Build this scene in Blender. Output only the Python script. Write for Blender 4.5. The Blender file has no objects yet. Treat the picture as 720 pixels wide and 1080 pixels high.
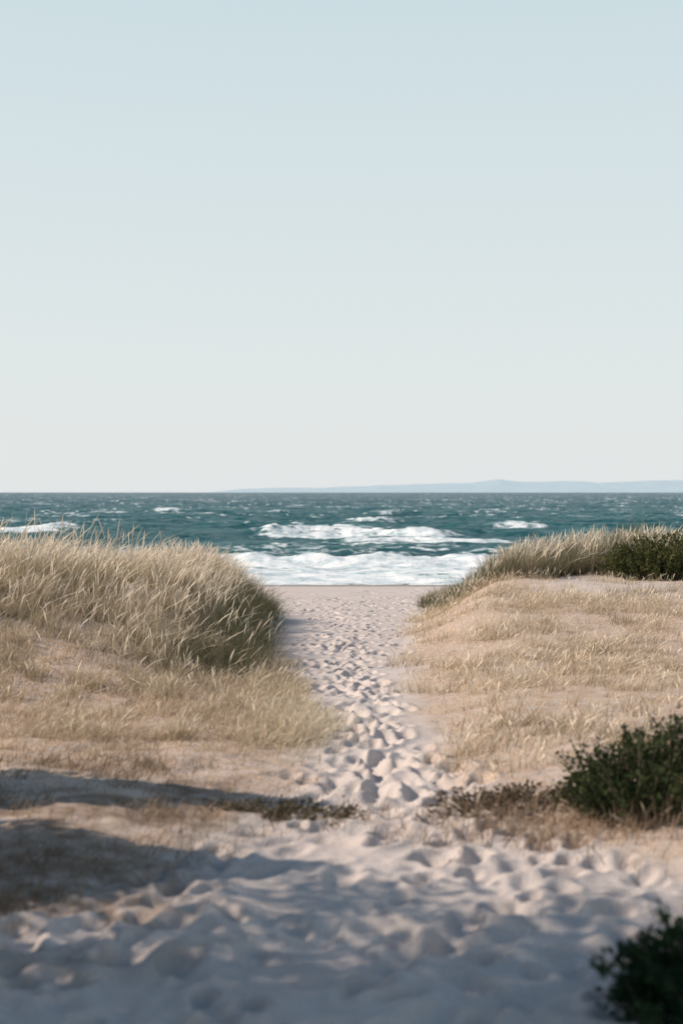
import bpy, math, numpy as np
rng = np.random.default_rng(7)
scene = bpy.context.scene
ZC = 1.7
SEA = -1.2
# ------------------------------------------------------------------ helpers
def ss(t):
    t = np.clip(t, 0, 1); return t*t*(3-2*t)
def hsh(i, j, seed):
    n = (i.astype(np.int64)*374761393 + j.astype(np.int64)*668265263 + seed*974634777) & 0xffffffff
    n = ((n ^ (n >> 13))*1274126177) & 0xffffffff
    n = (n ^ (n >> 16)) & 0xffffffff
    return n/4294967295.0
def vn(x, y, seed=0):
    xi = np.floor(x); yi = np.floor(y)
    fx = x-xi; fy = y-yi
    fx = fx*fx*fx*(fx*(fx*6-15)+10); fy = fy*fy*fy*(fy*(fy*6-15)+10)
    a = hsh(xi, yi, seed); b = hsh(xi+1, yi, seed); c = hsh(xi, yi+1, seed); d = hsh(xi+1, yi+1, seed)
    return (a*(1-fx)+b*fx)*(1-fy)+(c*(1-fx)+d*fx)*fy*1.0
def fbm(x, y, seed=0, o=4, g=0.5):
    s = 0; a = 1; t = 0
    for k in range(o):
        s = s+a*vn(x*2**k+17.3*k, y*2**k-9.1*k, seed+k); t += a; a *= g
    return s/t
def link_mesh(name, V, F, mats=(), smooth=True, cols=None, attrs=None, matidx=None, normals=None):
    me = bpy.data.meshes.new(name)
    V = np.asarray(V, dtype=np.float32); F = np.asarray(F, dtype=np.int32)
    k = F.shape[1]
    me.vertices.add(len(V)); me.vertices.foreach_set('co', V.ravel())
    me.loops.add(F.size); me.loops.foreach_set('vertex_index', F.ravel())
    me.polygons.add(len(F)); me.polygons.foreach_set('loop_start', np.arange(0, F.size, k, dtype=np.int32))
    me.polygons.foreach_set('loop_total', np.full(len(F), k, dtype=np.int32))
    if matidx is not None: me.polygons.foreach_set('material_index', np.asarray(matidx, dtype=np.int32))
    me.update(calc_edges=True)
    me.polygons.foreach_set('use_smooth', np.full(len(me.polygons), smooth, dtype=bool))
    if cols is not None:
        a = me.color_attributes.new('Col', 'FLOAT_COLOR', 'POINT')
        c = np.ones((len(V), 4), dtype=np.float32); c[:, :3] = cols
        a.data.foreach_set('color', c.ravel())
    for n, v in (attrs or {}).items():
        a = me.attributes.new(n, 'FLOAT', 'POINT'); a.data.foreach_set('value', np.asarray(v, dtype=np.float32))
    for m in mats: me.materials.append(m)
    if normals is not None:
        me.normals_split_custom_set_from_vertices(normals.tolist())
    ob = bpy.data.objects.new(name, me); scene.collection.objects.link(ob)
    return ob
def newmat(name):
    m = bpy.data.materials.new(name); m.use_nodes = True
    nt = m.node_tree; nt.nodes.clear()
    out = nt.nodes.new('ShaderNodeOutputMaterial')
    return m, nt, out
def N(nt, t, **kw):
    n = nt.nodes.new(t)
    for k, v in kw.items(): setattr(n, k, v)
    return n
def mixc(nt, fac, a, b, blend='MIX'):
    n = N(nt, 'ShaderNodeMix', data_type='RGBA', blend_type=blend)
    for sock, val in ((n.inputs[0], fac), (n.inputs[6], a), (n.inputs[7], b)):
        if isinstance(val, bpy.types.NodeSocket): nt.links.new(val, sock)
        elif isinstance(val, (int, float)): sock.default_value = val
        else: sock.default_value = (*val, 1)
    return n.outputs[2]
def noise(nt, vec, scale, detail=4, rough=0.55):
    n = N(nt, 'ShaderNodeTexNoise'); n.inputs['Scale'].default_value = scale
    n.inputs['Detail'].default_value = detail; n.inputs['Roughness'].default_value = rough
    nt.links.new(vec, n.inputs['Vector']); return n.outputs['Fac']
def rampf(nt, f, a, b, lo=0., hi=1.):
    n = N(nt, 'ShaderNodeMapRange'); nt.links.new(f, n.inputs[0])
    n.inputs[1].default_value = a; n.inputs[2].default_value = b
    n.inputs[3].default_value = lo; n.inputs[4].default_value = hi
    return n.outputs[0]

# ------------------------------------------------------------------ terrain
PY = np.array([0, 4.6, 5.3, 6.0, 6.7, 7.4, 8.2, 9.0, 9.8, 12, 15, 20, 25, 30, 36])
PL = np.array([-1.6, -1.5, -1.3, -0.9, -0.45, -0.22, -0.10, -0.05, 0.0, -0.12, -0.36, -0.62, -1.0, -1.6, -4])
PR = np.array([1.6, 1.7, 1.6, 1.45, 0.95, 0.72, 0.56, 0.48, 0.46, 0.46, 0.5, 0.72, 1.25, 2.2, 6])
def pl(y): return np.interp(y, PY, PL)
def pr(y): return np.interp(y, PY, PR)
def base(y):
    return np.interp(y, [-400, -20, 9, 12, 15, 20, 30, 44, 60, 120, 400, 12000], [0.6, 0.1, 0, -.1, -.2, -.35, -.7, -1.2, -2.0, -4, -10, -30])
def H(x, y):
    z = base(y)
    wob = (fbm(x*0.5, y*0.5, 3, 3)-0.5)
    # left dune
    fr = ss((y-(10.8+0.35*(x+3.5))+wob*1.5)/4.8)
    bk = 1-ss((y-22)/9)
    sd = ss((-0.62-(np.clip(y-14, 0, 9)*0.04)-x+wob*0.7)/1.5)
    z = z+(0.86+0.45*wob)*fr*bk*sd
    # right rise
    sd = ss((x-pr(y)+0.05+wob*0.5)/1.7)
    fr = ss((y-12)/14)
    bk = 1-ss((y-28)/7)
    z = z+0.70*sd*fr*bk
    z = z+0.24*ss((x-3.2)/1.8)*ss((y-24.5)/2.5)*bk*(0.9+wob)
    z = z+0.06*ss((pl(y)-x)/1.2)*ss((y-4)/3)*(1-ss((y-12)/6)) + 0.10*ss((x-pr(y))/1.0)*(1-ss((y-12)/6))
    z = z+0.07*(fbm(x*0.9, y*0.9, 11, 3)-0.5)*(1-ss((y-36)/6))
    z = z+1.5*ss((np.abs(x)-15)/40)*(1-ss((y-24)/9))*fbm(x*0.05, y*0.05, 5, 3)
    return z

def grow(start, step, r, end):
    o = []; v = start
    while v < end:
        step *= r; v += step; o.append(v)
    return np.array(o)
xf = np.arange(-2.6, 2.6001, 0.018)
xr = grow(2.6, 0.018, 1.05, 6000)
xs = np.concatenate([-xr[::-1]-0, xf, xr])
yf = [2.8]
while yf[-1] < 62: yf.append(yf[-1]+max(0.014, yf[-1]*0.0045))
yf = np.array(yf)
yb = grow(0, 0.02, 1.12, 400)
ya = grow(yf[-1], 0.3, 1.12, 11000)
ys = np.concatenate([2.8-yb[::-1], yf, ya])
X, Y = np.meshgrid(xs, ys)
Z = H(X, Y)
D = np.zeros_like(Z)
def dent(cx, cy, ang, a, b, d, rim=0.3, p=3.0):
    R = max(a, b)*2.3
    i0, i1 = np.searchsorted(xs, [cx-R, cx+R]); j0, j1 = np.searchsorted(ys, [cy-R, cy+R])
    if i1-i0 < 2 or j1-j0 < 2: return
    x = X[j0:j1, i0:i1]-cx; y = Y[j0:j1, i0:i1]-cy
    u = (x*math.cos(ang)+y*math.sin(ang))/a; v = (-x*math.sin(ang)+y*math.cos(ang))/b
    r = np.sqrt(u*u+v*v)
    D[j0:j1, i0:i1] += -d*np.exp(-r**p)+rim*d*np.exp(-((r-1.45)/0.45)**2)
for k in range(780):
    y = 8 + 27*rng.random()**1.05
    w = pr(y)-pl(y); c = (pr(y)+pl(y))/2
    x = c+w*0.27*rng.normal()
    dent(x, y, math.pi/2+rng.normal()*0.25, 0.11+0.03*rng.random(), 0.042+0.02*rng.random(), 0.022+0.026*rng.random(), 0.25)
for k in range(640):
    y = 2.9+6.2*rng.random()
    x = -1.7+3.7*rng.random()
    if x < pl(y)-0.1 or x > pr(y)+0.25: continue
    s = 0.04+0.045*rng.random()
    dent(x, y, rng.normal()*.6+1.2, s*1.6, s*0.85, 0.022+0.032*rng.random(), 0.30, 3.0)
for k in range(70):
    y = 4+8*rng.random(); x = -3+2.8*rng.random()
    dent(x, y, rng.random()*3.14, 0.11, .06, 0.018, 0.3)
for k in range(110):
    y = 28+14*rng.random(); x = -3+7*rng.random()
    dent(x, y, 1.2+rng.random(), 0.16, .09, 0.03, 0.3)
near = 1-ss((Y-9)/4)
D = 0.065*np.tanh(D/0.065)
D += near*(0.055*(fbm(X*2.2, Y*2.6, 21, 3)-0.5)+0.018*(fbm(X*9, Y*9, 22, 3)-0.5))
D += 0.014*(fbm(X*5, Y*5, 23, 3)-0.5)
D *= 1-ss((np.abs(X)-6)/3)
Z = Z+D
edge = fbm(X*1.3, Y*1.3, 31, 4)-0.5
inpath = np.minimum(X-pl(Y), pr(Y)-X)+edge*0.5
litter = ss(-inpath/0.45)*(1-ss((Y-28)/3))
litter *= 0.8+0.2*ss((Y-7)/3)
litter *= 1-0.75*ss((X-2.6)/1.5)*ss((Y-20)/3)
shade_tint = ss((-0.35-X)/0.5)*ss((Y-4.6)/.8)*(1-ss((Y-8.0)/.6))*ss((fbm(X*1.5, Y*2.2, 33, 4)-.38)/.16)  # painted shade: deepens the shadow band on the left ground, broken by noise
nx_, ny_ = len(xs), len(ys)
gy, gx = np.gradient(Z, ys, xs)
nrm = np.stack([-gx, -gy, np.ones_like(Z)], -1); nrm /= np.linalg.norm(nrm, axis=-1, keepdims=True)
V = np.stack([X, Y, Z], -1).reshape(-1, 3); nrm = nrm.reshape(-1, 3)
idx = np.arange(nx_*ny_).reshape(ny_, nx_)
F = np.stack([idx[:-1, :-1], idx[:-1, 1:], idx[1:, 1:], idx[1:, :-1]], -1)
ip = inpath[:-1, :-1]; yc = Y[:-1, :-1]
cls = np.zeros(ip.shape, int)
cls[(ip > -0.05) & (yc > 1.5) & (yc <= 30)] = 1
cls[(yc > 30)] = 2

def sand_mat():
    m, nt, out = newmat('sand')
    tc = N(nt, 'ShaderNodeTexCoord').outputs['Object']
    at = N(nt, 'ShaderNodeAttribute', attribute_name='litter').outputs['Fac']
    wet = N(nt, 'ShaderNodeAttribute', attribute_name='wet').outputs['Fac']
    shade_at = N(nt, 'ShaderNodeAttribute', attribute_name='shade_tint').outputs['Fac']
    n1 = noise(nt, tc, 1.7, 5); n2 = noise(nt, tc, 60, 4, 0.7); n3 = noise(nt, tc, 9, 6, 0.7)
    c = mixc(nt, rampf(nt, n1, .3, .7), (0.535, 0.455, 0.415), (0.63, 0.55, 0.505))
    c = mixc(nt, rampf(nt, n2, .42, .75, 0, .5), c, (0.33, 0.275, 0.245))
    lit = N(nt, 'ShaderNodeMath', operation='MULTIPLY'); nt.links.new(at, lit.inputs[0])
    nt.links.new(rampf(nt, n3, .36, .56, .30, 1), lit.inputs[1])
    lc = mixc(nt, rampf(nt, n2, .35, .65), (0.24, 0.155, 0.105), (0.70, 0.52, 0.38))
    c = mixc(nt, lit.outputs[0], c, lc)
    hm = N(nt, 'ShaderNodeMath', operation='MULTIPLY'); nt.links.new(shade_at, hm.inputs[0])
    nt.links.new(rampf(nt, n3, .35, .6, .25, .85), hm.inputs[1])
    c = mixc(nt, hm.outputs[0], c, (0.20, 0.135, 0.095))  # mixes the painted shade into the ground colour
    c = mixc(nt, wet, c, (0.30, 0.26, 0.23))
    b = N(nt, 'ShaderNodeBsdfPrincipled'); nt.links.new(c, b.inputs['Base Color'])
    b.inputs['Roughness'].default_value = 0.95; b.inputs['Specular IOR Level'].default_value = 0.1
    bp = N(nt, 'ShaderNodeBump'); bp.inputs['Strength'].default_value = 0.8; bp.inputs['Distance'].default_value = 0.02
    ad = N(nt, 'ShaderNodeMath', operation='ADD'); nt.links.new(n3, ad.inputs[0])
    ml = N(nt, 'ShaderNodeMath', operation='MULTIPLY'); nt.links.new(n2, ml.inputs[0]); ml.inputs[1].default_value = .35
    nt.links.new(ml.outputs[0], ad.inputs[1]); nt.links.new(ad.outputs[0], bp.inputs['Height'])
    nt.links.new(bp.outputs[0], b.inputs['Normal']); nt.links.new(b.outputs[0], out.inputs[0])
    return m
SAND = sand_mat()
wet = (ss((Y-42.5)/1.5)).reshape(-1)
for k, nm in ((0, 'sandy_ground'), (1, 'sand_footpath'), (2, 'beach')):
    f = F[cls == k].reshape(-1, 4)
    u, inv = np.unique(f, return_inverse=True)
    link_mesh(nm, V[u], inv.reshape(-1, 4), [SAND], True, attrs={'litter': litter.reshape(-1)[u], 'wet': wet[u], 'shade_tint': shade_tint.reshape(-1)[u]}, normals=nrm[u])

# ------------------------------------------------------------------ sea
uf = np.arange(-0.30, 0.3001, 0.0009)
ur = grow(0.30, 0.0009, 1.10, 4.0)
us = np.concatenate([-ur[::-1], uf, ur])
vs = [40.0]
while vs[-1] < 9500: vs.append(vs[-1]*(1.0042 if vs[-1] < 500 else 1.009))
vs = np.array(vs)
U, SY = np.meshgrid(us, vs); SX = U*SY
warp = (fbm(SX*0.03, SY*0.03, 41, 3)-0.5)
def ridge(n): return 1-np.abs(2*n-1)
w1 = ridge(fbm(SX/22.0, SY/9.0+warp*2, 42, 3))**2.2
w2 = ridge(fbm(SX/6.0, SY/3.2+warp*4, 43, 3))**1.6
w3 = ridge(fbm(SX/2.2, SY/1.5, 44, 3))**1.3
w4 = fbm(SX/0.7, SY/0.9, 47, 2)
amp = 0.15+0.85*ss((SY-50)/60)
farm = 1-ss((SY-250)/200)
SZ = SEA + amp*(0.42*w1+0.36*w2-0.25)+(0.18*(w3-0.4)+.06*(w4-.5)*farm)*ss((SY-44)/12)
SZ = SZ-0.15*(1-ss((SY-44)/6))
foam = np.zeros_like(SZ)
brk = fbm(SX*0.9, SY*0.5, 45, 4)
brk2 = fbm(SX*2.5, SY*1.0, 46, 4)
brk3 = fbm(SX*0.35, SY*0.4, 48, 4)
def breaker(yc, h, x0, x1, wid, front, back, seed, strength=1.0):
    global SZ, foam
    cy = yc+4.5*(fbm(SX*0.09, 0*SX+seed, seed, 4)-0.5)*wid
    ex = ss((SX-x0)/((x1-x0)*0.22+1))*ss((x1-SX)/((x1-x0)*0.35+1))
    d = SY-cy
    prof = np.where(d < 0, np.exp(-(d/front)**2), np.exp(-(d/back)**2))
    SZ = SZ+h*prof*(0.25+0.75*ex)*(0.6+0.8*brk)
    f = np.where(d < 0, np.exp(-(d/(front*2.2))**4), np.exp(-(d/(back*0.4))**2))
    foam = np.maximum(foam, f*ex*strength*(0.22+0.65*brk+0.65*brk3))
breaker(48.0, 0.22, -60, 60, 1, 1.4, 3, 51, 1.4)
breaker(54.0, 0.42, -60, 60, .8, 1.3, 3.0, 52, 1.4)
breaker(63, 0.28, -60, 60, 1.2, 1.5, 4, 62, .50)
breaker(86, 0.55, -7.5, 9.5, 2.2, 1.1, 3.5, 53, 1.15)
breaker(92, 0.35, -3, 7, 2.0, 0.9, 3, 63, 1.0)
breaker(76, 0.18, -2, 13, 1.6, 1.0, 3, 54, 1.0)
breaker(70, 0.12, -6, 9, 1.8, 0.7, 2, 66, .75)
breaker(104, 0.30, 9, 17, 2, 1.2, 5, 55, .75)
breaker(92, 0.4, -24, -15, 1, 1.6, 4, 56, 1.05)
breaker(128, 0.4, -1, 7, 2, 1.3, 4, 57, .85)
breaker(190, 0.4, -26, -19, 2, 2.0, 5, 58, .85)
wash = (1-ss((SY-55)/3))*(0.45+0.75*brk2)
foam = np.maximum(foam, wash*1.0)
foam = np.maximum(foam, ss((fbm(SX*0.5, SY*0.25, 60, 3)-0.54)/0.12)*0.48*(1-ss((SY-60)/22)))
hgt = w1*0.5+w2*0.5
patch = ss((fbm(SX/9, SY/14, 61, 3)-0.57)/0.14)
caps = ss((hgt-0.82)/0.08)*patch*ss((SY-85)/50)
foam = np.maximum(foam, caps*(0.30+0.75*brk2))
patch2 = ss((fbm(SX/4, SY/7, 65, 3)-0.55)/0.12)
caps2 = ss((w2*.6+w3*.4-0.81)/0.06)*patch2*ss((SY-80)/60)
foam = np.maximum(foam, caps2*(0.45+0.6*brk2))
V = np.stack([SX, SY, SZ], -1).reshape(-1, 3)
idx = np.arange(len(us)*len(vs)).reshape(len(vs), len(us))
F = np.stack([idx[:-1, :-1], idx[:-1, 1:], idx[1:, 1:], idx[1:, :-1]], -1).reshape(-1, 4)
m, nt, out = newmat('sea_water')
tc = N(nt, 'ShaderNodeTexCoord').outputs['Object']
fo = N(nt, 'ShaderNodeAttribute', attribute_name='foam').outputs['Fac']
mp = N(nt, 'ShaderNodeMapping'); mp.inputs['Scale'].default_value = (0.8, 1.3, 1); nt.links.new(tc, mp.inputs[0])
n1 = noise(nt, mp.outputs[0], 1.6, 6, .65)
n2 = noise(nt, mp.outputs[0], 0.12, 3)
sx = N(nt, 'ShaderNodeSeparateXYZ'); nt.links.new(tc, sx.inputs[0])
c = mixc(nt, rampf(nt, sx.outputs[1], 60, 450), (0.018, 0.108, 0.118), (0.004, 0.042, 0.072))
c = mixc(nt, rampf(nt, n2, .35, .7), c, (0.009, 0.064, 0.080))
c = mixc(nt, rampf(nt, sx.outputs[2], SEA+0.1, SEA+1.0, 0, .6), c, (0.035, 0.16, 0.155))
w = N(nt, 'ShaderNodeBsdfPrincipled'); nt.links.new(c, w.inputs['Base Color'])
w.inputs['Roughness'].default_value = 0.30; w.inputs['IOR'].default_value = 1.33; w.inputs['Specular IOR Level'].default_value = 0.14
bp = N(nt, 'ShaderNodeBump'); bp.inputs['Strength'].default_value = 1.0; bp.inputs['Distance'].default_value = 0.4
nt.links.new(n1, bp.inputs['Height']); nt.links.new(bp.outputs[0], w.inputs['Normal'])
fd = N(nt, 'ShaderNodeBsdfDiffuse')
n4 = noise(nt, mp.outputs[0], 1.1, 7, .7)
nt.links.new(mixc(nt, rampf(nt, n4, .36, .57), (0.42, 0.53, 0.56), (0.88, 0.88, 0.87)), fd.inputs[0])
bp2 = N(nt, 'ShaderNodeBump'); bp2.inputs['Strength'].default_value = 0.7; bp2.inputs['Distance'].default_value = 0.3
nt.links.new(n4, bp2.inputs['Height']); nt.links.new(bp2.outputs[0], fd.inputs['Normal'])
ad = N(nt, 'ShaderNodeMath', operation='ADD'); nt.links.new(fo, ad.inputs[0])
nt.links.new(rampf(nt, n1, .3, .7, -.5, .5), ad.inputs[1])
ff = rampf(nt, ad.outputs[0], .44, .76)
mx = N(nt, 'ShaderNodeMixShader'); nt.links.new(ff, mx.inputs[0]); nt.links.new(w.outputs[0], mx.inputs[1]); nt.links.new(fd.outputs[0], mx.inputs[2])
nt.links.new(mx.outputs[0], out.inputs[0])
link_mesh('sea', V, F, [m], True, attrs={'foam': foam.reshape(-1)})

# ------------------------------------------------------------------ distant hills
def hills():
    yy = 8300.0
    px = np.array([-700, 215, 250, 300, 340, 400, 450, 500, 530, 560, 600, 640, 700, 760, 900, 1300, 1700])
    hp = np.array([0, 0, 4, 6, 5, 8, 9.5, 10.5, 14.5, 12, 13, 11, 13.5, 14, 10, 12, 0])
    q = np.linspace(215, 1700, 700)
    hh = np.interp(q, px, hp)/1500*yy
    hx = (q-360)/1500*yy
    hh = hh*(0.93+0.14*fbm(hx/160, hx*0, 71, 4))+(fbm(hx/60, hx*0, 72, 3)-.5)*7*np.clip(hh/30, 0, 1)
    rows = []
    for t, s in ((0, -3), (0.25, .35), (0.5, .62), (0.75, .88), (1, 1), (1.6, .7), (2.4, -.1)):
        jit = 60*(fbm(hx/200, hx*0+t*3, 73, 3)-.5)
        rows.append(np.stack([hx, yy+t*300+jit, SEA+np.where(s < -1, -4, hh*s+(0 if s > .9 else 1)*5*(fbm(hx/90, hx*0+t*9, 74, 3)-.5))], -1))
    V = np.stack(rows).reshape(-1, 3)
    n = len(q); idx = np.arange(len(V)).reshape(-1, n)
    F = np.stack([idx[:-1, :-1], idx[:-1, 1:], idx[1:, 1:], idx[1:, :-1]], -1).reshape(-1, 4)
    m, nt, out = newmat('hazy_hills')
    tc = N(nt, 'ShaderNodeTexCoord').outputs['Object']
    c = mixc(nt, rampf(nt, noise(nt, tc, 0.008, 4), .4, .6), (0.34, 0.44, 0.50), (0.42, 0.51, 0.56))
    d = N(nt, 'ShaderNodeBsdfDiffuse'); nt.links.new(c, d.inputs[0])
    e = N(nt, 'ShaderNodeEmission'); e.inputs[0].default_value = (0.56, 0.665, 0.72, 1); e.inputs[1].default_value = 1.0  # glow paints distance haze into the hills
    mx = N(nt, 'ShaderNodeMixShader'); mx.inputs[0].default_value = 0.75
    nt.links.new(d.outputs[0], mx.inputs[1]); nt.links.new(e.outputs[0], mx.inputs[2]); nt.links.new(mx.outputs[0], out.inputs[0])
    link_mesh('distant_hills', V, F, [m])
hills()

# ------------------------------------------------------------------ grass
def grass_mat(name, tr=0.35):
    m, nt, out = newmat(name)
    a = N(nt, 'ShaderNodeVertexColor', layer_name='Col').outputs[0]
    d = N(nt, 'ShaderNodeBsdfDiffuse'); t = N(nt, 'ShaderNodeBsdfTranslucent')
    nt.links.new(a, d.inputs[0]); nt.links.new(a, t.inputs[0])
    mx = N(nt, 'ShaderNodeMixShader'); mx.inputs[0].default_value = tr
    nt.links.new(d.outputs[0], mx.inputs[1]); nt.links.new(t.outputs[0], mx.inputs[2]); nt.links.new(mx.outputs[0], out.inputs[0])
    return m
GM = grass_mat('dry_grass_blades', .35)
T = np.array([0, .28, .55, .78, .88, 1.0])
class Grass:
    def __init__(s): s.V = []; s.C = []; s.n = 0
    def add(s, x, y, h, w, wind=(0.35, 0.0), splay=None, bend=0.35, base_c=(0.2, .18, .1), tip_c=(.6, .5, .36), head=0.0, seed_c=(.62, .52, .40), var=.2):
        n = len(x); z = H(x, y)-0.02
        a = rng.random(n)*6.283
        sp = rng.random(n)*0.45 if splay is None else splay*rng.random(n)
        gust = 0.35+2.2*np.clip(fbm(x*1.9, y*1.9, 101, 3)-.2, 0, 1)
        lx = np.cos(a)*sp+wind[0]*(0.2+1.4*rng.random(n))*gust; ly = np.sin(a)*sp+wind[1]+.5*(fbm(x*1.7, y*1.7, 104, 2)-.5)
        bd = bend*(0.3+1.4*rng.random(n))
        L = np.sqrt(lx**2+ly**2)+1e-4
        t = T[None, :]
        off = h[:, None]*(t*0.55+bd[:, None]*t**2.2*1.4)
        hz = off*L[:, None]
        vert = h[:, None]*t*(1-0.33*bd[:, None]*t**1.5*(0.5+L[:, None]))/np.sqrt(1+0.45*L[:, None]**2)
        cx = x[:, None]+hz*(lx/L)[:, None]; cy = y[:, None]+hz*(ly/L)[:, None]; cz = z[:, None]+vert
        wa = rng.random(n)*3.14159
        wx = np.cos(wa)[:, None]; wy = (np.sin(wa)*0.7)[:, None]
        plain = np.array([1, .95, .8, .55, .35, .08]); hd = np.array([.6, .5, .4, 1.6, 1.9, .3])
        ish = rng.random(n) < head
        prof = np.where(ish[:, None], hd, plain)*w*0.5
        A = np.stack([cx-wx*prof, cy-wy*prof, cz], -1); B = np.stack([cx+wx*prof, cy+wy*prof, cz], -1)
        s.V.append(np.stack([A, B], 2).reshape(-1, 3))
        k = (1-var/2+var*rng.random(n))[:, None, None]
        bc = np.asarray(base_c); tcx = np.asarray(tip_c)
        if bc.ndim == 1: bc = np.tile(bc, (n, 1))
        if tcx.ndim == 1: tcx = np.tile(tcx, (n, 1))
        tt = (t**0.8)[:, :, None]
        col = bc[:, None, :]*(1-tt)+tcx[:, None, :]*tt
        hm = (ish[:, None] & (T[None, :] > .7))[:, :, None]
        col = np.where(hm, np.asarray(seed_c)[None, None, :], col)*k
        s.C.append(np.repeat(col[:, :, None, :], 2, axis=2).reshape(-1, 3)); s.n += n
    def build(s, name):
        V = np.concatenate(s.V); C = np.concatenate(s.C)
        K = len(T); b = (np.arange(s.n)*2*K)[:, None, None]
        q = np.array([[2*i, 2*i+1, 2*i+3, 2*i+2] for i in range(K-1)])[None]
        return link_mesh(name, V, (b+q).reshape(-1, 4), [GM], True, cols=np.clip(C, 0, 1))
def tufts(nt_, per, xr_, yr_, dens, rad):
    x = rng.uniform(*xr_, nt_); y = rng.uniform(*yr_, nt_)
    k = rng.random(nt_) < dens(x, y); x = x[k]; y = y[k]
    tid = np.repeat(np.arange(len(x)), per)
    X_ = x[tid]+rng.normal(0, rad, len(tid)); Y_ = y[tid]+rng.normal(0, rad, len(tid))
    return X_, Y_, tid, len(x)
def palette(tid, nt_, A, B, pw=1.0, bias=None):
    r = rng.random(nt_)**pw
    r = r[tid]+rng.normal(0, .12, len(tid))
    if bias is not None: r = r+bias
    r = np.clip(r, 0, 1)[:, None]
    return np.asarray(A)*(1-r)+np.asarray(B)*r

# left dune marram
g = Grass()
def dL(x, y):
    e = fbm(x*1.1, y*1.1, 81, 3)-0.5
    wob = (fbm(x*0.5, y*0.5, 3, 3)-0.5)
    fr = ss((y-(10.7+0.35*(x+3.5))+e*5)/3.0)
    sd = ss((-0.75-(np.clip(y-14, 0, 9)*0.04)-x+wob*0.7)/0.35)
    cl = 0.40+0.60*ss((fbm(x*1.5, y*1.2, 82, 3)-.40)/.14)
    return fr*sd*(1-ss((y-27)/3))*cl
X_, Y_, tid, nt_ = tufts(4300, 34, (-8, -0.5), (9.0, 28), dL, 0.10)
hm_ = (0.5+1.1*(fbm(X_*1.3, Y_*1.3, 92, 3)-.2))*(.50+.50*ss((Y_-10.8-.35*(X_+3.5))/3.5))
right = ss((X_+1.95)/.7)*ss((Y_-12)/2)  # mask for shade painted into the blade colours on the dune's right side
th = (0.28+0.26*rng.random(nt_))[tid]*(0.5+0.7*rng.random(len(tid)))*hm_*(1+.15*right)
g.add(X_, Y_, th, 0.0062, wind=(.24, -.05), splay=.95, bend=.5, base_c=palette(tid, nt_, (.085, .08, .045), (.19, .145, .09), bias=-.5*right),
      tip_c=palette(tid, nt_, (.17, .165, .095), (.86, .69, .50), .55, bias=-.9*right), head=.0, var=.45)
X_, Y_, tid, nt_ = tufts(4200, 4, (-8, -0.5), (9.0, 28), dL, 0.16)
k_ = rng.random(len(X_)) > .75*ss((X_+1.95)/.7)*ss((Y_-12)/2); X_ = X_[k_]; Y_ = Y_[k_]
hm2 = (.6+.4*ss((Y_-11-.35*(X_+3.5))/3))
g.add(X_, Y_, (0.34+0.26*rng.random(len(X_)))*hm2, 0.007, wind=(.26, -.05), splay=.65, bend=.45, base_c=(.3, .26, .16), tip_c=(.62, .51, .37), head=1, seed_c=(.90, .76, .60), var=.35)
n = 260
x = rng.uniform(-4.8, -1.6, n); y = rng.uniform(13, 19, n)
g.add(x, y, 0.50+0.40*rng.random(n), 0.008, wind=(.28, 0), bend=.5, base_c=(.4, .35, .22), tip_c=(.55, .46, .34), head=1, seed_c=(.72, .60, .46))
n = 14
x = np.array([-2.9, -3.0, -3.1, -2.85, -3.15, -1.75, -1.8, -2.95, -3.3, -3.0, -1.7, -2.65, -3.2, -2.3]); y = np.array([13.2, 13.4, 13, 13.3, 13.4, 14, 13.6, 12.9, 13.8, 13.2, 13.8, 14, 13.9, 14])
g.add(x, y, 1.0+0.28*rng.random(n), 0.010, wind=(.2, 0), bend=.7, base_c=(.4, .35, .22), tip_c=(.50, .42, .31), head=1, seed_c=(.50, .43, .33))
g.build('dune_grass')

# short dry grass in front of left dune
g = Grass()
def dS(x, y):
    e = fbm(x*1.4, y*1.4, 83, 4)
    d = ss((pl(y)-0.05-x)/0.25)*ss((y-7.9)/1.2)*(1-ss((y-15.5)/2))
    return d*(.18+.82*ss((e-0.43)/0.12))
X_, Y_, tid, nt_ = tufts(7500, 18, (-6, 0.1), (7.8, 17), dS, 0.07)
th = (0.04+0.15*rng.random(nt_)**1.6)[tid]*(0.5+0.8*rng.random(len(tid)))
th = th*(.55+.45*ss((Y_-8.6)/1.5))
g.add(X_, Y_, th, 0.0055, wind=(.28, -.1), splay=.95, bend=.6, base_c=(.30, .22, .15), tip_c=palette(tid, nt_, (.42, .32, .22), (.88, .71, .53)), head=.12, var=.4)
def dT(x, y):
    e = fbm(x*1.1+5, y*1.1, 97, 3)
    return ss((pl(y)-0.12-x)/0.2)*ss((y-8.9)/1.4)*(1-ss((y-14)/2))*ss((e-0.42)/0.12)
X_, Y_, tid, nt_ = tufts(650, 60, (-4.5, 0.0), (8.8, 15), dT, 0.055)
th = (0.10+0.16*rng.random(nt_))[tid]*(0.5+0.7*rng.random(len(tid)))
g.add(X_, Y_, th, 0.0055, wind=(.26, -.05), splay=.9, bend=.5, base_c=(.24, .19, .12), tip_c=palette(tid, nt_, (.52, .43, .29), (.88, .73, .54)), head=.15, seed_c=(.90, .76, .60), var=.4)
n = 2600
x = rng.normal(-0.36, .17, n); y = rng.normal(10.3, .55, n)
g.add(x, y, 0.10+0.14*rng.random(n), 0.006, wind=(.30, -.1), splay=.8, bend=.6, base_c=(.36, .30, .20), tip_c=(.82, .71, .54), head=.25, var=.35)
def dF(x, y):
    e = fbm(x*1.6, y*1.6, 84, 3)
    return ss((pl(y)+0.0-x)/0.4)*(.15+.85*ss((e-0.40)/0.14))
X_, Y_, tid, nt_ = tufts(3800, 16, (-4.5, -0.1), (4.2, 8.8), dF, 0.07)
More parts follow.
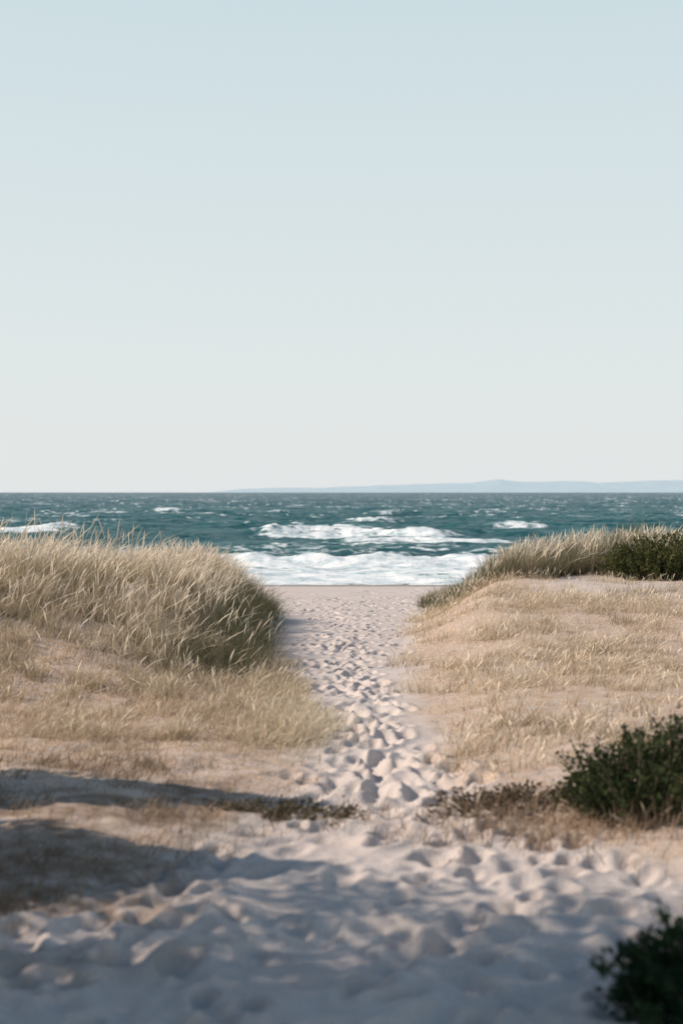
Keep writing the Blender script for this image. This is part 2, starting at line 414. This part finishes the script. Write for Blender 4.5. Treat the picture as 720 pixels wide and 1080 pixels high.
th = (0.03+0.08*rng.random(nt_))[tid]*(0.5+0.8*rng.random(len(tid)))
g.add(X_, Y_, th, 0.0045, wind=(.4, -.1), splay=.9, bend=.6, base_c=(.16, .11, .075), tip_c=palette(tid, nt_, (.17, .125, .085), (.58, .44, .31)), var=.4)
g.build('dry_grass')

# right meadow
g = Grass()
def dR(x, y):
    e = fbm(x*1.6, y*1.0, 85, 4); e2 = fbm(x*.5, y*.35, 86, 3)
    d = ss((x-pr(y)-0.02+(e-.5)*.5)/0.25)*ss((y-(8.0-0.15*(x-1)))/.6)*(1-ss((y-28)/2))
    bare = 1-.8*ss((x-2.6)/1.5)*ss((y-20)/3)
    return d*(0.10+0.90*ss((e-0.43)/0.12))*(0.35+.65*ss((e2-.3)/.25))*bare
X_, Y_, tid, nt_ = tufts(10500, 20, (0.3, 9), (7.6, 28), dR, 0.085)
gr = (fbm(X_*.7, Y_*.5, 93, 3)-.5)*1.6
th = (0.05+0.20*rng.random(nt_)**1.9)[tid]*(0.5+0.8*rng.random(len(tid)))
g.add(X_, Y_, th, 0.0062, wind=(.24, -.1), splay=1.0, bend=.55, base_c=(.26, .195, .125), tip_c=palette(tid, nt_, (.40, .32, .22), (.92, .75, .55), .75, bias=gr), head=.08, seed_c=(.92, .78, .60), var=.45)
X_, Y_, tid, nt_ = tufts(3800, 4, (0.3, 9), (8.0, 28), dR, 0.12)
g.add(X_, Y_, 0.14+0.16*rng.random(len(X_)), 0.0065, wind=(.26, -.1), splay=.75, bend=.6, base_c=(.42, .35, .24), tip_c=(.76, .63, .47), head=1, seed_c=(.92, .78, .60), var=.35)
g.build('meadow_grass')

# right ridge tall grass
g = Grass()
def dG(x, y):
    e = fbm(x*.9, y*.9, 87, 3)-.5
    return ss((x-1.75+e*.5)/.4)*ss((y-25.0+e*1.2)/.6)*(1-ss((y-31)/3))
X_, Y_, tid, nt_ = tufts(5200, 30, (1.2, 12), (24, 33), dG, 0.13)
hs = 0.52+0.48*ss((X_-1.9)/1.8)
hs = hs*(.6+.95*(fbm(X_*1.6, Y_*.8, 94, 3)-.2))
th = (0.54+0.32*rng.random(nt_))[tid]*(0.6+0.5*rng.random(len(tid)))*hs
g.add(X_, Y_, th, 0.010, wind=(.24, -.05), splay=.75, bend=.5, base_c=palette(tid, nt_, (.045, .05, .027), (.10, .085, .05)),
      tip_c=palette(tid, nt_, (.13, .135, .07), (.54, .44, .31), 1.6), var=.5)
X_, Y_, tid, nt_ = tufts(1300, 4, (1.6, 12), (25, 31), dG, 0.2)
hs = 0.45+0.55*ss((X_-1.7)/1.8)
g.add(X_, Y_, (0.55+0.34*rng.random(len(X_)))*hs, 0.011, wind=(.26, 0), bend=.5, base_c=(.2, .18, .11), tip_c=(.5, .42, .31), head=1, seed_c=(.86, .73, .57))
g.build('beach_grass')

# ------------------------------------------------------------------ bushes / trees
BARK, nt, out = newmat('bark')
tc = N(nt, 'ShaderNodeTexCoord').outputs['Object']
b = N(nt, 'ShaderNodeBsdfPrincipled'); b.inputs['Roughness'].default_value = .9
nt.links.new(mixc(nt, rampf(nt, noise(nt, tc, 30, 5), .35, .65), (.09, .065, .045), (.2, .15, .11)), b.inputs['Base Color'])
nt.links.new(b.outputs[0], out.inputs[0])
LEAF = grass_mat('leaves', .25)
def tube(pts, rad, k=6):
    pts = np.asarray(pts, float); n = len(pts); V = []; F = []
    tan = np.gradient(pts, axis=0)
    for i in range(n):
        t = tan[i]/(np.linalg.norm(tan[i])+1e-9)
        a = np.cross(t, (0.3, 1, 0.1)); a /= np.linalg.norm(a)+1e-9; b_ = np.cross(t, a)
        for j in range(k):
            th = 6.283*j/k; V.append(pts[i]+rad[i]*(a*math.cos(th)+b_*math.sin(th)))
    for i in range(n-1):
        for j in range(k):
            F.append([i*k+j, i*k+(j+1) % k, (i+1)*k+(j+1) % k, (i+1)*k+j])
    return np.array(V), np.array(F)
def leafquads(P, size, dirs=None, asp=.5):
    n = len(P)
    d = rng.normal(size=(n, 3)) if dirs is None else dirs+rng.normal(size=(n, 3))*.5
    d /= np.linalg.norm(d, axis=1, keepdims=True)
    e = np.cross(d, rng.normal(size=(n, 3))); e /= np.linalg.norm(e, axis=1, keepdims=True)+1e-9
    s = size*(0.6+0.8*rng.random(n))[:, None]
    V = np.stack([P, P+d*s*.5+e*s*asp*.5, P+d*s, P+d*s*.5-e*s*asp*.5], 1).reshape(-1, 3)
    return V, np.arange(4*n).reshape(-1, 4)
def plant(name, tubes, leaves, lcols):
    Vs = []; Fs = []; Cs = []; M = []; o = 0
    for (v, f) in tubes:
        Vs.append(v); Fs.append(f+o); Cs.append(np.full((len(v), 3), .15)); M.append(np.zeros(len(f))); o += len(v)
    for (v, f), c in zip(leaves, lcols):
        Vs.append(v); Fs.append(f+o); Cs.append(np.repeat(c, 4, axis=0)); M.append(np.ones(len(f))); o += len(v)
    return link_mesh(name, np.concatenate(Vs), np.concatenate(Fs), [BARK, LEAF], False, cols=np.concatenate(Cs), matidx=np.concatenate(M))
def bush(name, cx, cy, rx, ry, h, nsh, per, leaf, ca, cb, lean=0.1):
    tubes = []; P = []; Dr = []
    for i in range(nsh):
        a = rng.random()*6.283; r = math.sqrt(rng.random())
        bx = cx+rx*r*math.cos(a)*.75; by = cy+ry*r*math.sin(a)*.75
        bz = float(H(np.array([bx]), np.array([by]))[0])-.02
        hh = h*(1-.5*r*r)*(0.5+.7*rng.random())
        tip = np.array([bx+math.cos(a)*rx*.35*r+lean*hh+rng.normal()*.05, by+math.sin(a)*ry*.35*r+rng.normal()*.05, bz+hh])
        b0 = np.array([bx, by, bz]); mid = (b0+tip)/2+np.array([rng.normal()*.02, rng.normal()*.02, hh*.08])
        tubes.append(tube([b0, mid, tip], [.006, .004, .0015], 4))
        t = rng.random(per)**.7
        p = np.where(t[:, None] < .5, b0+(mid-b0)*t[:, None]*2, mid+(tip-mid)*(t[:, None]*2-1))
        p = p+rng.normal(size=(per, 3))*(.012+.022*(1-t[:, None]))
        P.append(p); Dr.append(np.tile((tip-mid)/np.linalg.norm(tip-mid)*.6, (per, 1)))
    P = np.concatenate(P); Dr = np.concatenate(Dr)
    k = rng.random((nsh, 1)).repeat(per, 0).reshape(-1, 1)*.6+.4*rng.random((len(P), 1))
    c = np.asarray(ca)*(1-k)+np.asarray(cb)*k
    plant(name, tubes, [leafquads(P, leaf, Dr)], [c])
bush('green_shrub', 1.64, 7.15, .52, .38, .43, 280, 60, .028, (.018, .030, .015), (.075, .095, .04))
bush('green_shrub', 1.24, 4.5, .38, .30, .36, 190, 60, .032, (.012, .028, .016), (.05, .085, .038))
bush('green_shrub', 5.75, 25.0, 1.15, .55, .74, 380, 46, .055, (.045, .062, .022), (.15, .15, .06))
bush('trailing_weed', -0.30, 7.45, .36, .16, .10, 80, 22, .024, (.05, .045, .03), (.14, .115, .07))
bush('trailing_weed', 0.86, 7.5, .40, .26, .12, 110, 20, .024, (.06, .045, .03), (.17, .125, .08))
g = Grass()
n = 1500
x = rng.normal(1.15, .42, n); y = rng.normal(7.0, .25, n)
g.add(x, y, .06+.16*rng.random(n), .005, wind=(.25, 0), splay=.9, bend=.5, base_c=(.16, .11, .075), tip_c=(.52, .38, .27), head=.1, var=.7)
n = 900
x = rng.normal(-0.35, .36, n); y = rng.normal(7.4, .25, n)
g.add(x, y, .04+.08*rng.random(n), .0045, wind=(.4, 0), splay=.7, bend=.5, base_c=(.16, .12, .08), tip_c=(.34, .26, .18), var=.5)
g.build('dead_grass')

def pine(name, bx, by, h, r, z0, ncl=70, k=230):
    bz = float(H(np.array([bx]), np.array([by]))[0])-.1
    tr = [np.array([bx+.15*math.sin(t*3), by+.1*math.sin(t*4), bz+h*t]) for t in np.linspace(0, .95, 9)]
    tubes = [tube(tr, np.linspace(.14, .03, 9), 9)]
    P = []
    for i in range(ncl):
        t = z0+(1-z0)*rng.random(); a = rng.random()*6.283
        rr = r*math.sin(math.pi*min(1, .18+.82*(1-(t-z0)/(1-z0))))**.7*(.35+.65*rng.random())
        s = np.array(tr[min(8, int(t*8.4))]); e = np.array([bx+rr*math.cos(a), by+rr*math.sin(a), bz+h*t+.15*rr])
        m_ = (s+e)/2+np.array([0, 0, -.06]); tubes.append(tube([s, m_, e], [.03, .02, .008], 5))
        p = e+rng.normal(size=(k, 3))*np.array([.22, .22, .14]); P.append(p)
        P.append(m_+rng.normal(size=(60, 3))*.15)
    P = np.concatenate(P); k = rng.random((len(P), 1))
    plant(name, tubes, [leafquads(P, .10, None, .35)], [np.array([.03, .055, .025])*(1-k)+np.array([.08, .12, .05])*k])
def column_tree(name, bx, by, h, r):
    bz = float(H(np.array([bx]), np.array([by]))[0])-.05
    tubes = [tube([[bx, by, bz], [bx, by+.02, bz+h*.5], [bx, by, bz+h*.97]], [.07, .04, .01], 7)]
    n = 18000; t = rng.random(n)**1.0*.96+.04; a = rng.random(n)*6.283
    lump = .6+.8*vn(a*1.8, t*8, 91)
    rr = r*np.minimum(1, (1-t)*2.2+.05)*lump*np.sqrt(rng.random(n))
    P = np.stack([bx+rr*np.cos(a), by+rr*np.sin(a), bz+h*t], -1)
    dr = np.stack([np.cos(a)*.5, np.sin(a)*.5, np.ones(n)*1.], -1)
    k = rng.random((n, 1))
    plant(name, tubes, [leafquads(P, .09, dr, .4)], [np.array([.03, .05, .03])*(1-k)+np.array([.08, .11, .06])*k])
EL = math.radians(37)
SD = np.array([-1.0, -0.03])
column_tree('shadow_juniper', -3.7, 7.65, 2.6, .44)  # both columns are out-of-view stand-ins, added to cast the left shadow bands
column_tree('shadow_juniper', -3.6, 6.25, 2.6, .55)
pine('pine_tree', -4.9, 4.9, 4.6, 1.2, .30, 62, 170)
pine('pine_tree', -4.4, 3.8, 4.9, 1.25, .26, 100)
pine('pine_tree', -4.0, 2.6, 4.7, 1.3, .30, 80)

# ------------------------------------------------------------------ light & sky
az = math.atan2(SD[0], SD[1])
sun = bpy.data.lights.new('sun', 'SUN'); sun.energy = 5.0; sun.angle = math.radians(.5); sun.color = (1.0, .875, .745)
so = bpy.data.objects.new('sun', sun); scene.collection.objects.link(so)
from mathutils import Vector
dv = Vector((SD[0]*math.cos(EL), SD[1]*math.cos(EL), math.sin(EL))).normalized()
so.rotation_euler = dv.to_track_quat('Z', 'Y').to_euler()
so.location = (-30, 0, 20)
w = bpy.data.worlds.new('World'); scene.world = w; w.use_nodes = True
nt = w.node_tree; nt.nodes.clear()
out = N(nt, 'ShaderNodeOutputWorld'); bg = N(nt, 'ShaderNodeBackground'); bg.inputs[1].default_value = .1
sky = N(nt, 'ShaderNodeTexSky', sky_type='NISHITA'); sky.sun_disc = False
sky.sun_elevation = EL; sky.sun_rotation = az; sky.dust_density = 3; sky.air_density = 1
tc = N(nt, 'ShaderNodeTexCoord'); sx = N(nt, 'ShaderNodeSeparateXYZ'); nt.links.new(tc.outputs['Generated'], sx.inputs[0])
cr = N(nt, 'ShaderNodeValToRGB'); nt.links.new(sx.outputs[2], cr.inputs[0])
e = cr.color_ramp.elements
stops = [(0.0, (.86, .885, .885)), (.05, (.825, .87, .87)), (.18, (.755, .835, .845)), (.34, (.655, .785, .82)), (.50, (.20, .34, .50)), (1.0, (.05, .14, .30))]
e[0].position = 0; e[0].color = (*stops[0][1], 1); e[1].position = 1; e[1].color = (*stops[-1][1], 1)
for p, c in stops[1:-1]:
    q = e.new(p); q.color = (*c, 1)
vm = N(nt, 'ShaderNodeVectorMath', operation='SCALE'); nt.links.new(cr.outputs[0], vm.inputs[0]); vm.inputs['Scale'].default_value = 10
mixo = mixc(nt, .88, sky.outputs[0], vm.outputs[0])
nt.links.new(mixo, bg.inputs[0]); nt.links.new(bg.outputs[0], out.inputs[0])

# ------------------------------------------------------------------ camera
cam = bpy.data.cameras.new('camera'); co = bpy.data.objects.new('camera', cam); scene.collection.objects.link(co)
co.location = (0, 0, ZC); co.rotation_euler = (math.radians(90-0.8), 0, 0)
cam.sensor_fit = 'VERTICAL'; cam.sensor_height = 36; cam.lens = 50; cam.clip_end = 30000
cam.dof.use_dof = True; cam.dof.focus_distance = 20; cam.dof.aperture_fstop = 1.8
scene.camera = co
scene.view_settings.view_transform = 'Standard'; scene.view_settings.look = 'None'; scene.view_settings.exposure = 0
